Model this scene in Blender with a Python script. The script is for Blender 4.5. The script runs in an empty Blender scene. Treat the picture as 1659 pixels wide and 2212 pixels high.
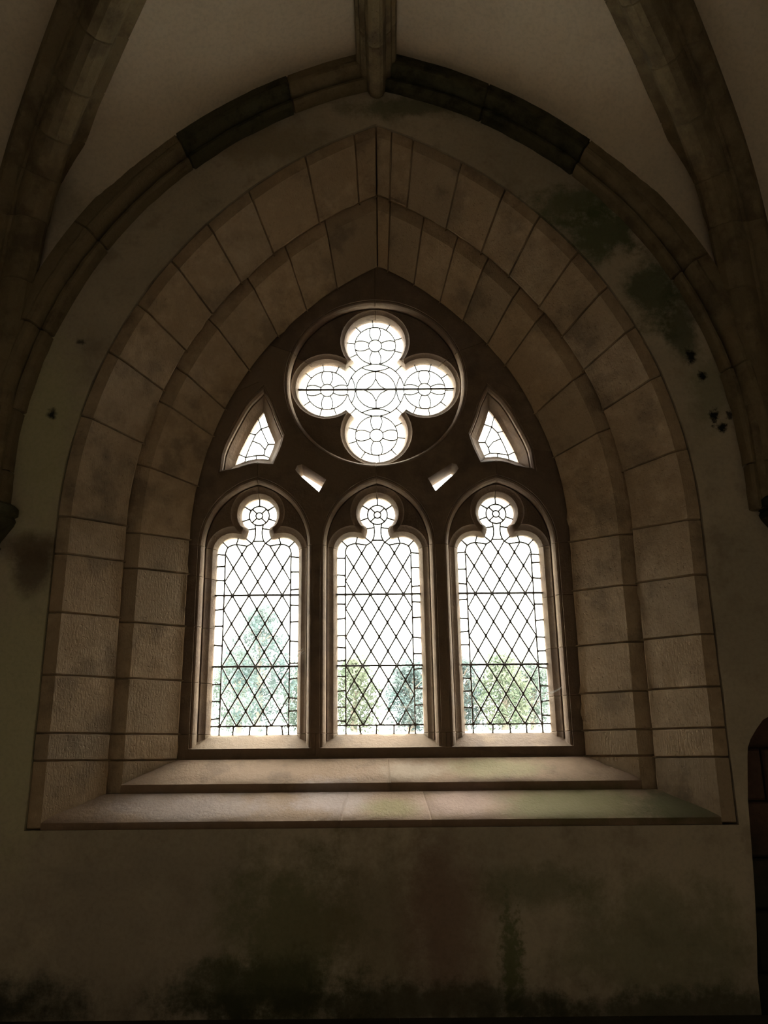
import bpy, bmesh, math, random
from math import pi, sin, cos, sqrt, acos, radians, hypot, atan2
from mathutils import Vector, Matrix, noise
from mathutils.geometry import delaunay_2d_cdt

# ------------------------------------------------------------------ camera, world, light, exposure
S = bpy.context.scene
COL = S.collection
ZC = 1.6                                   # eye height; all heights below are relative to the eye
cd = bpy.data.cameras.new('camera'); cam = bpy.data.objects.new('camera', cd); COL.objects.link(cam)
cd.sensor_fit = 'VERTICAL'; cd.sensor_height = 24.0; cd.lens = 24.0 * 1839.0 / 2212.0
cd.clip_start = 0.05; cd.clip_end = 500
cam.matrix_world = Matrix.Translation((0.028, -4.5, ZC)) @ Matrix.Rotation(radians(106.3), 4, 'X') @ Matrix.Rotation(radians(-0.52), 4, 'Z')
S.camera = cam

w = bpy.data.worlds.new('overcast_sky'); S.world = w; w.use_nodes = True
bg = w.node_tree.nodes['Background']
bg.inputs['Color'].default_value = (1.0, 0.955, 0.91, 1); bg.inputs['Strength'].default_value = 40.0

def area(name, loc, rot, sx, sy, energy=0.0, portal=False, color=(1, 1, 1)):
    l = bpy.data.lights.new(name, 'AREA'); l.shape = 'RECTANGLE'; l.size = sx; l.size_y = sy
    l.energy = energy; l.color = color
    if portal: l.cycles.is_portal = True
    o = bpy.data.objects.new(name, l); COL.objects.link(o); o.location = loc; o.rotation_euler = rot
    return o
area('window_daylight_portal', (0, 0.80, ZC + 1.5), (radians(-90), 0, 0), 2.3, 3.0, portal=True)
REAR_LIGHT = area('rear_fill_light', (0.3, -6.3, ZC + 0.9), (radians(90), 0, 0), 3.6, 2.6, energy=2.7, color=(1.0, 0.94, 0.87))  # added dim fill lamp behind the viewer; the back wall has no opening

S.view_settings.view_transform = 'Standard'; S.view_settings.look = 'None'
S.view_settings.gamma = 1.0; S.view_settings.use_curve_mapping = False
S.view_settings.exposure = 0.45
S.cycles.use_denoising = True
S.cycles.max_bounces = 10; S.cycles.diffuse_bounces = 7; S.cycles.transparent_max_bounces = 16
S.cycles.caustics_reflective = False; S.cycles.caustics_refractive = False
S.cycles.sample_clamp_indirect = 6.0
S.cycles.sample_clamp_direct = 4.5
S.cycles.light_sampling_threshold = 0.0

random.seed(11)

# ------------------------------------------------------------------ materials
def V3(*a): return Vector(a)
class NT:
    def __init__(s, name):
        s.m = bpy.data.materials.new(name); s.m.use_nodes = True; s.t = s.m.node_tree
        s.t.nodes.clear()
        s.out = s.n('ShaderNodeOutputMaterial')
        s.geo = s.n('ShaderNodeNewGeometry')
    def n(s, typ, **k):
        d = s.t.nodes.new(typ)
        for a, b in k.items(): setattr(d, a, b)
        return d
    def link(s, a, b): s.t.links.new(a, b)
    def put(s, sock, v):
        if hasattr(v, 'links'): s.link(v, sock)
        elif isinstance(v, (tuple, list)) and len(v) == 3 and sock.type == 'RGBA': sock.default_value = (*v, 1)
        else: sock.default_value = v
    def noise(s, scale, detail=4, rough=0.55, vec=None, dist=0.0):
        d = s.n('ShaderNodeTexNoise'); d.inputs['Scale'].default_value = scale; d.inputs['Detail'].default_value = detail
        d.inputs['Roughness'].default_value = rough; d.inputs['Distortion'].default_value = dist
        s.link(vec if vec is not None else s.geo.outputs['Position'], d.inputs['Vector']); return d.outputs['Fac']
    def math(s, op, a, b=0.0, clamp=False):
        d = s.n('ShaderNodeMath', operation=op, use_clamp=clamp); s.put(d.inputs[0], a); s.put(d.inputs[1], b); return d.outputs[0]
    def vmath(s, op, a, b=(0, 0, 0)):
        d = s.n('ShaderNodeVectorMath', operation=op); s.put(d.inputs[0], a); s.put(d.inputs[1], b)
        return d.outputs['Value'] if op == 'LENGTH' else d.outputs['Vector']
    def ramp(s, f, lo, hi, a=0.0, b=1.0):
        d = s.n('ShaderNodeMapRange', interpolation_type='SMOOTHSTEP'); s.put(d.inputs['Value'], f)
        d.inputs['From Min'].default_value = lo; d.inputs['From Max'].default_value = hi
        d.inputs['To Min'].default_value = a; d.inputs['To Max'].default_value = b; return d.outputs['Result']
    def mix(s, f, a, b, mode='MIX'):
        d = s.n('ShaderNodeMix', data_type='RGBA', blend_type=mode); s.put(d.inputs[0], f); s.put(d.inputs[6], a); s.put(d.inputs[7], b); return d.outputs[2]
    def scaled(s, v): return s.vmath('MULTIPLY', s.geo.outputs['Position'], v)
    def blobs(s, col, L, edge):
        """stains and patches with a place of their own: (x, z, rx, rz, colour, strength, raggedness)"""
        fine = s.noise(26, 5, 0.65)
        for x, z, rx, rz, c, k, rag in L:
            v = s.vmath('MULTIPLY', s.vmath('SUBTRACT', s.geo.outputs['Position'], (x, 0, z + ZC)), (1 / rx, 0, 1 / rz))
            d = s.math('ADD', s.vmath('LENGTH', v), s.math('MULTIPLY', s.math('SUBTRACT', edge if rx > 0.06 else fine, 0.5), rag * (1.8 if rx > 0.06 else 3.2)))
            col = s.mix(s.ramp(d, 1.25, 0.35, 0.0, k), col, c)
        return col
    def finish(s, col, rough=0.9, bump=None, bstr=0.3, bdist=0.01, spec=0.25, metallic=0.0):
        p = s.n('ShaderNodeBsdfPrincipled'); s.put(p.inputs['Base Color'], col); s.put(p.inputs['Roughness'], rough)
        p.inputs['Specular IOR Level'].default_value = spec; p.inputs['Metallic'].default_value = metallic
        if bump is not None:
            b = s.n('ShaderNodeBump'); b.inputs['Strength'].default_value = bstr; b.inputs['Distance'].default_value = bdist
            s.link(bump, b.inputs['Height']); s.link(b.outputs['Normal'], p.inputs['Normal'])
        s.link(p.outputs['BSDF'], s.out.inputs['Surface']); return s.m

MOSS = (0.045, 0.06, 0.02); BLACK = (0.012, 0.012, 0.008)

def stone_mat(name, a, b, dark, var=0.5, tool=1.0, blobs=(), darkamt=0.55, pits=True):
    s = NT(name)
    oi = s.n('ShaderNodeObjectInfo')
    rnd = oi.outputs['Random']
    cx = s.n('ShaderNodeCombineXYZ'); s.put(cx.inputs[0], s.math('MULTIPLY', rnd, 9.0)); s.put(cx.inputs[2], s.math('MULTIPLY', rnd, -7.0))
    off = s.vmath('ADD', s.geo.outputs['Position'], cx.outputs[0])
    n1 = s.noise(3.4, 6, 0.66, off); n2 = s.noise(9, 6, 0.65, off); n3 = s.noise(60, 4, 0.6)
    col = s.mix(s.ramp(s.math('ADD', n2, s.math('MULTIPLY', s.math('SUBTRACT', rnd, 0.5), 0.5)), 0.3, 0.72), a, b)
    col = s.mix(s.ramp(n1, 0.50, 0.66, 0.0, darkamt), col, dark)
    if var: 
        g = s.math('ADD', 1.0 - var / 2, s.math('MULTIPLY', rnd, var))
        hs = s.n('ShaderNodeHueSaturation'); s.put(hs.inputs['Value'], g); s.put(hs.inputs['Color'], col); hs.inputs['Saturation'].default_value = 1.0
        col = hs.outputs['Color']
    if blobs: col = s.blobs(col, blobs, s.noise(7, 6, 0.7))
    # chisel strokes and grain
    wv = s.n('ShaderNodeTexNoise'); wv.inputs['Scale'].default_value = 1.0; wv.inputs['Detail'].default_value = 3
    s.link(s.scaled((150, 150, 34)), wv.inputs['Vector'])
    h = s.math('ADD', s.math('MULTIPLY', n3, 0.9), s.math('MULTIPLY', wv.outputs['Fac'], tool))
    h = s.math('ADD', h, s.math('MULTIPLY', s.noise(16, 4, 0.6), 0.9))
    if pits:
        h = s.math('SUBTRACT', h, s.ramp(s.noise(58, 2, 0.5), 0.62, 0.75, 0, 0.9))
    col = s.mix(s.ramp(n3, 0.35, 0.65, 0.0, 0.22), col, s.mix(0.5, col, dark))
    return s.finish(col, 0.92, h, 0.55, 0.0045, 0.2)

def plaster_mat(name, a, b, blobs=(), c=None, camt=0.5, big=1.1, bstr=0.35):
    s = NT(name)
    n1 = s.noise(big, 6, 0.6); n2 = s.noise(4.5, 6, 0.65); n3 = s.noise(45, 4, 0.6)
    col = s.mix(s.ramp(n1, 0.38, 0.64), a, b)
    if c: col = s.mix(s.ramp(n2, 0.5, 0.72, 0.0, camt), col, c)
    if blobs: col = s.blobs(col, blobs, s.math('ADD', s.math('MULTIPLY', s.noise(3.2, 9, 0.75), 1.5), -0.25))
    col = s.mix(s.ramp(n3, 0.4, 0.7, 0, 0.18), col, s.mix(0.6, col, BLACK))
    h = s.math('ADD', s.math('MULTIPLY', n3, 0.4), n2)
    return s.finish(col, 0.93, h, bstr, 0.012, 0.2)

ST_A, ST_B, ST_D = (0.49, 0.365, 0.24), (0.35, 0.25, 0.155), (0.13, 0.095, 0.065)
M_OUT = stone_mat('outer_order_stone', ST_A, ST_B, ST_D)
M_IN = stone_mat('inner_order_stone', (0.54, 0.40, 0.26), (0.40, 0.285, 0.175), ST_D, darkamt=0.5)
M_SILL = stone_mat('sill_stone', (0.30, 0.20, 0.13), (0.235, 0.155, 0.098), (0.16, 0.105, 0.07), var=0.1, tool=0.2, pits=False, blobs=[
    (-0.25, -0.18, 0.22, 0.10, (0.42, 0.34, 0.32), 0.6, 0.9), (0.05, -0.23, 0.16, 0.05, (0.20, 0.185, 0.07), 0.55, 0.9),
    (0.42, -0.2, 0.25, 0.09, (0.43, 0.30, 0.26), 0.5, 0.9), (1.0, -0.22, 0.45, 0.11, (0.15, 0.135, 0.055), 0.8, 0.8),
    (1.55, -0.24, 0.30, 0.09, (0.075, 0.075, 0.03), 0.85, 0.9), (-1.0, -0.22, 0.5, 0.08, (0.34, 0.28, 0.26), 0.5, 0.9),
    (0.62, -0.04, 0.30, 0.06, (0.26, 0.25, 0.12), 0.5, 0.9), (0.2, -0.05, 0.2, 0.05, (0.5, 0.40, 0.30), 0.5, 0.9)])
M_TRAC = stone_mat('tracery_stone', (0.24, 0.165, 0.105), (0.165, 0.112, 0.077), (0.08, 0.058, 0.05), var=0.15, tool=0.3, darkamt=0.35, pits=False)
M_RIB = stone_mat('rib_stone', (0.25, 0.19, 0.105), (0.16, 0.12, 0.066), (0.08, 0.055, 0.036), var=0.35, tool=0.5, darkamt=0.6)
M_RIBMOSS = stone_mat('mossy_rib_stone', (0.085, 0.075, 0.04), (0.012, 0.014, 0.007), (0.016, 0.018, 0.008), var=0.1, darkamt=0.8, tool=0.4)
M_WALL = plaster_mat('stained_plaster', (0.50, 0.415, 0.305), (0.40, 0.335, 0.245), c=(0.22, 0.16, 0.11), camt=0.5, blobs=[
    (-1.05, -0.75, 1.0, 0.5, (0.33, 0.27, 0.21), 0.6, 1.2),
    (-0.45, -0.85, 0.38, 0.5, (0.15, 0.145, 0.06), 0.75, 1.1), (-0.02, -0.75, 0.30, 0.45, (0.19, 0.15, 0.08), 0.6, 1.1),
    (0.30, -0.74, 0.24, 0.42, (0.22, 0.13, 0.09), 0.75, 0.7), (0.62, -0.93, 0.06, 0.30, (0.10, 0.115, 0.035), 0.8, 1.0),
    (0.75, -0.60, 0.30, 0.12, (0.15, 0.145, 0.07), 0.6, 1.2), (1.30, -0.85, 0.5, 0.35, (0.16, 0.16, 0.075), 0.55, 1.2),
    (-0.58, -1.03, 0.5, 0.16, (0.06, 0.065, 0.03), 0.75, 1.3), (0.05, -1.1, 1.0, 0.1, (0.05, 0.052, 0.025), 0.7, 1.4),
    (-1.80, -1.10, 0.42, 0.16, (0.03, 0.035, 0.02), 0.9, 1.0), (1.35, -1.14, 0.8, 0.10, (0.05, 0.052, 0.028), 0.7, 1.4),
    (-1.90, 0.35, 0.34, 0.85, (0.56, 0.52, 0.32), 0.75, 0.8), (-1.90, 1.80, 0.24, 0.7, (0.50, 0.46, 0.27), 0.8, 0.8),
    (-1.90, 1.13, 0.20, 0.10, (0.13, 0.085, 0.05), 0.8, 0.9), (-1.88, 1.00, 0.12, 0.16, (0.12, 0.08, 0.05), 0.85, 0.9),
    (1.15, 3.28, 0.28, 0.16, (0.10, 0.115, 0.045), 0.8, 1.5), (1.36, 3.05, 0.26, 0.22, (0.075, 0.095, 0.035), 0.85, 1.5),
    (1.62, 2.68, 0.2, 0.28, (0.07, 0.085, 0.035), 0.85, 1.4), (1.78, 2.45, 0.10, 0.3, (0.06, 0.07, 0.03), 0.8, 1.2),
    (1.90, 2.02, 0.16, 0.26, (0.30, 0.27, 0.17), 0.8, 1.2), (0.2, 4.02, 0.5, 0.10, (0.12, 0.125, 0.06), 0.75, 1.4),
    (-0.75, 3.75, 0.5, 0.14, (0.27, 0.20, 0.11), 0.6, 1.0),
    (-1.86, 1.915, 0.032, 0.035, BLACK, 1.0, 0.7), (-1.74, 2.37, 0.03, 0.018, BLACK, 0.8, 0.7), (1.82, 2.24, 0.03, 0.06, BLACK, 1.0, 0.9), (1.87, 2.12, 0.028, 0.035, BLACK, 1.0, 0.9),  # black spots: small holes in the plaster, their dark hollows put into the colour
    (1.95, 1.80, 0.045, 0.028, BLACK, 1.0, 1.1), (1.91, 1.87, 0.028, 0.04, BLACK, 1.0, 1.2), (2.0, 1.87, 0.02, 0.03, BLACK, 0.9, 1.2)])
M_VAULT = plaster_mat('limewashed_vault', (0.72, 0.60, 0.46), (0.66, 0.55, 0.42), c=(0.5, 0.40, 0.30), camt=0.3, big=0.8, bstr=0.2,
                      blobs=[(-1.95, 3.2, 0.35, 0.25, (0.28, 0.24, 0.16), 0.5, 1.4)])
M_ROOM = plaster_mat('room_plaster', (0.34, 0.28, 0.20), (0.27, 0.22, 0.15))
M_FLOOR = stone_mat('floor_stone', (0.22, 0.18, 0.13), (0.15, 0.12, 0.09), (0.08, 0.07, 0.05), tool=0.2)
M_BENCH = stone_mat('bench_stone', (0.07, 0.065, 0.04), (0.05, 0.045, 0.03), (0.03, 0.03, 0.018), tool=0.3)
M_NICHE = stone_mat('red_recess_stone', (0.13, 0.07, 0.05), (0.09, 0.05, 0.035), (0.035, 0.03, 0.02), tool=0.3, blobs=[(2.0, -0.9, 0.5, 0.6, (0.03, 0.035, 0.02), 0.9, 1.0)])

def simple(name, col, rough, metallic=0.0, spec=0.4, nscale=40, amt=0.4):
    s = NT(name); n = s.noise(nscale, 4, 0.6)
    c = s.mix(s.ramp(n, 0.35, 0.7, 0, amt), col, tuple(x * 0.5 for x in col))
    return s.finish(c, rough, n, 0.2, 0.003, spec, metallic)
M_LEAD = simple('dull_lead', (0.17, 0.15, 0.13), 0.7, 0.0)
M_IRON = simple('rusted_iron', (0.05, 0.035, 0.025), 0.75)
M_BARK = simple('bark', (0.10, 0.08, 0.06), 0.9)

def glass_mat():
    s = NT('old_leaded_glass')
    oi = s.n('ShaderNodeObjectInfo'); r = oi.outputs['Random']
    tint = s.mix(r, (0.90, 0.96, 0.95), (0.98, 0.99, 0.97))
    tr = s.n('ShaderNodeBsdfTransparent'); s.put(tr.inputs['Color'], tint)
    gl = s.n('ShaderNodeBsdfGlossy'); gl.inputs['Roughness'].default_value = 0.06
    b = s.n('ShaderNodeBump'); b.inputs['Strength'].default_value = 0.25; b.inputs['Distance'].default_value = 0.004
    s.link(s.noise(22, 3, 0.5), b.inputs['Height']); s.link(b.outputs['Normal'], gl.inputs['Normal'])
    lw = s.n('ShaderNodeLayerWeight'); lw.inputs['Blend'].default_value = 0.5
    fr = s.math('ADD', 0.03, s.math('MULTIPLY', s.math('POWER', lw.outputs['Facing'], 5.0), 0.5))
    mx = s.n('ShaderNodeMixShader'); s.link(fr, mx.inputs[0]); s.link(tr.outputs[0], mx.inputs[1]); s.link(gl.outputs[0], mx.inputs[2])
    s.link(mx.outputs[0], s.out.inputs['Surface']); return s.m
M_GLASS = glass_mat()

def leaf_mat(name, a, b):
    s = NT(name); n = s.noise(1.6, 5, 0.65)
    col = s.mix(s.ramp(n, 0.35, 0.65), a, b)
    d = s.n('ShaderNodeBsdfDiffuse'); s.put(d.inputs['Color'], col)
    t = s.n('ShaderNodeBsdfTranslucent'); s.put(t.inputs['Color'], col)
    mx = s.n('ShaderNodeMixShader'); mx.inputs[0].default_value = 0.35
    s.link(d.outputs[0], mx.inputs[1]); s.link(t.outputs[0], mx.inputs[2]); s.link(mx.outputs[0], s.out.inputs['Surface']); return s.m
M_LEAF = [leaf_mat('blue_green_leaves', (0.0288, 0.0392, 0.0382), (0.049, 0.0608, 0.0562)),
          leaf_mat('grey_green_leaves', (0.0327, 0.0426, 0.0364), (0.0547, 0.0664, 0.0532)),
          leaf_mat('yellow_green_leaves', (0.0392, 0.0476, 0.0313), (0.0632, 0.0723, 0.0483))]
M_LAWN = leaf_mat('pale_dry_lawn', (0.16, 0.17, 0.16), (0.20, 0.21, 0.20))

# ------------------------------------------------------------------ object helpers
def tag(o, label=None, cat=None, group=None, kind=None):
    if label: o['label'] = label
    if cat: o['category'] = cat
    if group: o['group'] = group
    if kind: o['kind'] = kind
    return o
def empty(name, loc, label, cat, kind=None, group=None):
    o = bpy.data.objects.new(name, None); COL.objects.link(o)
    o.empty_display_size = 0.1; o.location = (loc[0], loc[1], loc[2] + ZC)
    return tag(o, label, cat, group, kind)
def mesh(name, verts, faces, mat, parent=None, smooth=False, merge=0.0, recalc=False):
    """verts are given relative to the eye height; children keep their parent's place"""
    off = Vector((0, 0, ZC))
    if parent is not None:
        p = parent; 
        while p is not None: off = off - p.location; p = p.parent
    me = bpy.data.meshes.new(name)
    me.from_pydata([Vector(v) + off for v in verts], [], faces)
    if merge or recalc:
        bm = bmesh.new(); bm.from_mesh(me)
        if merge: bmesh.ops.remove_doubles(bm, verts=bm.verts, dist=merge)
        if recalc: bmesh.ops.recalc_face_normals(bm, faces=bm.faces)
        bm.to_mesh(me); bm.free()
    me.materials.append(mat)
    if smooth:
        me.shade_smooth()
        if hasattr(me, 'set_sharp_from_angle'): me.set_sharp_from_angle(angle=radians(24))
    o = bpy.data.objects.new(name, me); COL.objects.link(o)
    if parent is not None: o.parent = parent
    return o
class MB:
    def __init__(s): s.v = []; s.f = []
    def add(s, vs, fs):
        b = len(s.v); s.v += [tuple(v) for v in vs]; s.f += [tuple(i + b for i in f) for f in fs]
    def box(s, x0, x1, y0, y1, z0, z1):
        s.add([(x, y, z) for z in (z0, z1) for y in (y0, y1) for x in (x0, x1)],
              [(0, 2, 3, 1), (4, 5, 7, 6), (0, 1, 5, 4), (2, 6, 7, 3), (0, 4, 6, 2), (1, 3, 7, 5)])
    def tube(s, pts, r, n=8, r2=None):
        pts = [Vector(p) for p in pts]; L = len(pts); rows = []
        for i, p in enumerate(pts):
            t = (pts[min(i + 1, L - 1)] - pts[max(i - 1, 0)]).normalized()
            a = t.cross(Vector((0.31, 0.17, 0.93))).normalized(); b = t.cross(a)
            rr = r + ((r2 - r) * i / max(L - 1, 1) if r2 is not None else 0)
            rows.append([p + (a * cos(2 * pi * k / n) + b * sin(2 * pi * k / n)) * rr for k in range(n)])
        s.grid(rows, True)
        base = len(s.v) - L * n
        s.f.append(tuple(base + k for k in range(n))); s.f.append(tuple(base + (L - 1) * n + k for k in range(n)))
    def grid(s, rows, closed=False):
        n = len(rows[0]); fs = []
        for i in range(len(rows) - 1):
            for k in range(n if closed else n - 1):
                k2 = (k + 1) % n; fs.append((i * n + k, i * n + k2, (i + 1) * n + k2, (i + 1) * n + k))
        s.add([p for r in rows for p in r], fs)
    def build(s, name, mat, parent=None, **k): return mesh(name, s.v, s.f, mat, parent, **k)
def nz(p, sc, seed=0.0): return noise.noise(Vector(p) * sc + Vector((seed, seed * 1.7, -seed)))

def inside(p, poly):
    x, y = p; c = False; j = len(poly) - 1
    for i in range(len(poly)):
        xi, yi = poly[i]; xj, yj = poly[j]
        if (yi > y) != (yj > y) and x < (xj - xi) * (y - yi) / (yj - yi) + xi: c = not c
        j = i
    return c
def fill(loops):
    """triangles of the even-odd region between closed loops"""
    vs, es = [], []
    for l in loops:
        b = len(vs); vs += [Vector(p) for p in l]; es += [(b + i, b + (i + 1) % len(l)) for i in range(len(l))]
    V, _, F, *_ = delaunay_2d_cdt(vs, es, [], 0, 1e-6)
    out = []
    for f in F:
        c = sum((V[i] for i in f), Vector((0, 0))) / len(f)
        if sum(inside(c, l) for l in loops) % 2: out.append(tuple(f))
    return [tuple(v) for v in V], out
def offset_poly(P, d, limit=2.2):
    """closed polygon, anticlockwise: positive d moves inwards"""
    n = len(P); out = []
    for i in range(n):
        a, b, c = Vector(P[i - 1]), Vector(P[i]), Vector(P[(i + 1) % n])
        e1 = (b - a); e2 = (c - b)
        if e1.length < 1e-9 or e2.length < 1e-9: out.append(tuple(b)); continue
        e1.normalize(); e2.normalize()
        n1 = Vector((-e1.y, e1.x)); n2 = Vector((-e2.y, e2.x)); m = n1 + n2
        if m.length < 1e-6: m = n1
        m.normalize(); k = min(limit, 1 / max(0.2, m.dot(n1)))
        out.append(tuple(b + m * d * k))
    return out
def poly_area(P): return 0.5 * sum(P[i - 1][0] * P[i][1] - P[i][0] * P[i - 1][1] for i in range(len(P)))
def circle(cx, cz, r, n=40, a0=0.0): return [(cx + r * cos(a0 + 2 * pi * i / n), cz + r * sin(a0 + 2 * pi * i / n)) for i in range(n)]
def arc(cx, cz, r, a0, a1, n): return [(cx + r * cos(radians(a0 + (a1 - a0) * i / n)), cz + r * sin(radians(a0 + (a1 - a0) * i / n))) for i in range(n + 1)]
def spline(P, n=6):
    out = []
    for i in range(len(P) - 1):
        p0, p1, p2, p3 = [Vector(P[max(0, min(len(P) - 1, k))]) for k in (i - 1, i, i + 1, i + 2)]
        for k in range(n):
            t = k / n
            out.append(tuple(0.5 * ((2 * p1) + (p2 - p0) * t + (2 * p0 - 5 * p1 + 4 * p2 - p3) * t * t + (3 * p1 - p0 - 3 * p2 + p3) * t ** 3)))
    out.append(tuple(P[-1])); return out

# ------------------------------------------------------------------ pointed arches: jambs up to a springing, then two arcs
def ring_pt(W, za, zs, s):
    """s < 10: height on the jamb; 10..11: fraction of the arc from springing to apex"""
    h = za - zs; R = (W * W + h * h) / (2 * W); c = W - R
    if s < 10: return (W, s)
    a = (s - 10) * acos(max(-1, min(1, -c / R))); return (c + R * cos(a), zs + R * sin(a))
def seq(s0, s1, zs, step=0.055, astep=0.022):
    pts = []
    if s0 < 10:
        e = min(s1, zs) if s1 < 10 else zs
        n = max(1, round((e - s0) / step)); pts += [s0 + (e - s0) * i / n for i in range(n + 1)]
    if s1 >= 10:
        b = max(10.0, s0); n = max(1, round((s1 - b) / astep)); q = [b + (s1 - b) * i / n for i in range(n + 1)]
        if pts: q = q[1:]
        pts += q
    return pts
ZS = 1.28
def stone(name, prof, back, s0, s1, side, mat, parent, seed, zs=ZS, joint=0.007, sink=0.016, rough=0.0028, proud=0.0025, chip=True):
    """one block: front profile and back profile [(W, apex, depth)] swept from s0 to s1"""
    ss = seq(s0, s1, zs)
    d0 = joint / (1.0 if s0 < 10 else 3.2); d1 = joint / (1.0 if s1 < 10 else 3.2)
    ss = [ss[0], ss[0] + d0] + ss[1:-1] + [ss[-1] - d1, ss[-1]]
    nf = len(prof); allp = list(prof) + list(back)
    rows = []
    for s in ss:
        r = []
        for W, za, d in allp:
            x, z = ring_pt(W, za, zs, s); r.append(Vector((x * side, d, z)))
        rows.append(r)
    pr = (random.random() - 0.5) * 2 * proud
    new = []
    for k, r in enumerate(rows):
        q = []
        for i, p in enumerate(r):
            if i < nf:
                ta = r[min(i + 1, nf - 1)] - r[max(i - 1, 0)]
                tb = rows[min(k + 1, len(rows) - 1)][i] - rows[max(k - 1, 0)][i]
                n = ta.cross(tb)
                if n.length > 1e-9:
                    n.normalize()
                    if n.y > 0.02 or (abs(n.y) <= 0.02 and n.x * side > 0): n = -n
                    a = pr + rough * nz(p, 9, seed) + 0.6 * rough * nz(p, 31, seed)
                    if chip and nf - 5 <= i < nf - 1:
                        c = nz(p, 13, seed + 3) + 0.5 * nz(p, 40, seed)
                        if c > 0.42: a -= min(0.012, (c - 0.42) * 0.04)
                    if k in (0, len(rows) - 1): a = -sink
                    p = p + n * a
            q.append(p)
        new.append(q)
    m = MB(); m.grid(new, True)
    n = len(allp); m.f.append(tuple(range(n))); m.f.append(tuple((len(new) - 1) * n + i for i in range(n)))
    return m.build(name, mat, parent, recalc=True, smooth=True)

def lerp3(a, b, t): return tuple(a[i] + (b[i] - a[i]) * t for i in range(3))
A0, A1, A2, A3, A4 = (1.77, 3.88), (1.70, 3.80), (1.455, 3.52), (1.378, 3.43), (1.135, 3.12)
def order_profile(a, b, c, d0, d1, back):
    pa, pb, pc = (*a, d0), (*b, d0), (*c, d1)
    P = [pa, lerp3(pa, pb, 0.5), pb] + [lerp3(pb, pc, t) for t in (0.18, 0.34, 0.5, 0.66, 0.82, 0.955)]
    P += [(c[0], c[1], d1 - 0.002), (c[0] - 0.002, c[1] - 0.002, d1 + 0.005), (c[0] + 0.002, c[1] + 0.002, d1 + 0.010), (c[0] + 0.012, c[1] + 0.012, d1 + back)]
    return P

# ------------------------------------------------------------------ front wall with the window opening and the recess at the right
def arch_loop(W, za, zs, zb, n=40):
    R = [ring_pt(W, za, zs, 10 + i / n) for i in range(n + 1)]
    js = [zb + (zs - zb) * i / 10 for i in range(10)]
    right = [(W, z) for z in js] + R
    return right + [(-x, z) for x, z in reversed(right[:-1])]
BOT = -0.312; FLOOR = -1.6; BENCH = -1.158
hole = [(x + 0.006 * nz((x, 0, z), 5, 3) + 0.004 * nz((x, 0, z), 19, 8), z + 0.005 * nz((x, 0, z), 6, 5)) for x, z in arch_loop(A0[0] + 0.006, A0[1] + 0.004, ZS, BOT - 0.006)]
# bottom edge subdivided too
niche = [(1.775, FLOOR - 0.05)] + [(x + 0.012 * nz((x, 0, z), 7, 2), z) for x, z in [(1.785, -1.0), (1.80, -0.8), (1.822, -0.6), (1.828, -0.4), (1.835, -0.2), (1.858, 0.0), (1.87, 0.05), (1.892, 0.09), (1.925, 0.14), (1.96, 0.185), (2.03, 0.22), (2.12, 0.235), (2.21, 0.22), (2.28, 0.185), (2.33, 0.145), (2.37, 0.08), (2.385, 0.0), (2.39, -0.5), (2.39, -1.0)]] + [(2.39, FLOOR - 0.05)]
WX = 3.2; CEIL = 3.45 + 1.6
outer = [(-WX, FLOOR - 0.05), (1.775, FLOOR - 0.05)] + niche[1:] + [(WX, FLOOR - 0.05), (WX, CEIL), (-WX, CEIL)]
V, F = fill([outer, hole])
m = MB(); m.add([(x, 0.0, z) for x, z in V], F)
m.grid([[(x, 0.0, z) for x, z in hole], [(x, 0.44, z) for x, z in hole]], True)
m.grid([[(x, 0.0, z) for x, z in niche], [(x + 0.02, 0.30, z) for x, z in niche]])
wall = m.build('wall_front', M_WALL, merge=1e-4)
tag(wall, 'damp-stained plaster wall around the pointed stone window', 'wall', kind='structure')

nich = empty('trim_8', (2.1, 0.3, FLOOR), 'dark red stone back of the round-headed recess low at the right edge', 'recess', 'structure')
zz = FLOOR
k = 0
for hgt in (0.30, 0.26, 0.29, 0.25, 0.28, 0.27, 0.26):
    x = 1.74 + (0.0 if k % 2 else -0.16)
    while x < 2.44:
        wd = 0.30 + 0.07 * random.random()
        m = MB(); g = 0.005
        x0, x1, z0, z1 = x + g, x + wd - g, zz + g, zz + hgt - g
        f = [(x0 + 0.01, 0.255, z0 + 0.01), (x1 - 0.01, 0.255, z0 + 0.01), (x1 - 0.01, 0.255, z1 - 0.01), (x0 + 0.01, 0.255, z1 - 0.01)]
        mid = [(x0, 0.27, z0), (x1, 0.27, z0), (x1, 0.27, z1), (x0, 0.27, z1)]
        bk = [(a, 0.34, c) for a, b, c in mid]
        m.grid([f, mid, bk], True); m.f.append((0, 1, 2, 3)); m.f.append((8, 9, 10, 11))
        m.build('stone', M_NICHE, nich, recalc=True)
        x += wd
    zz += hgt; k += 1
mesh('mortar_backing', [(1.5, 0.32, FLOOR - 0.05), (2.7, 0.32, FLOOR - 0.05), (2.7, 0.32, 0.4), (1.5, 0.32, 0.4)], [(0, 1, 2, 3)], M_NICHE, nich)

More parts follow.
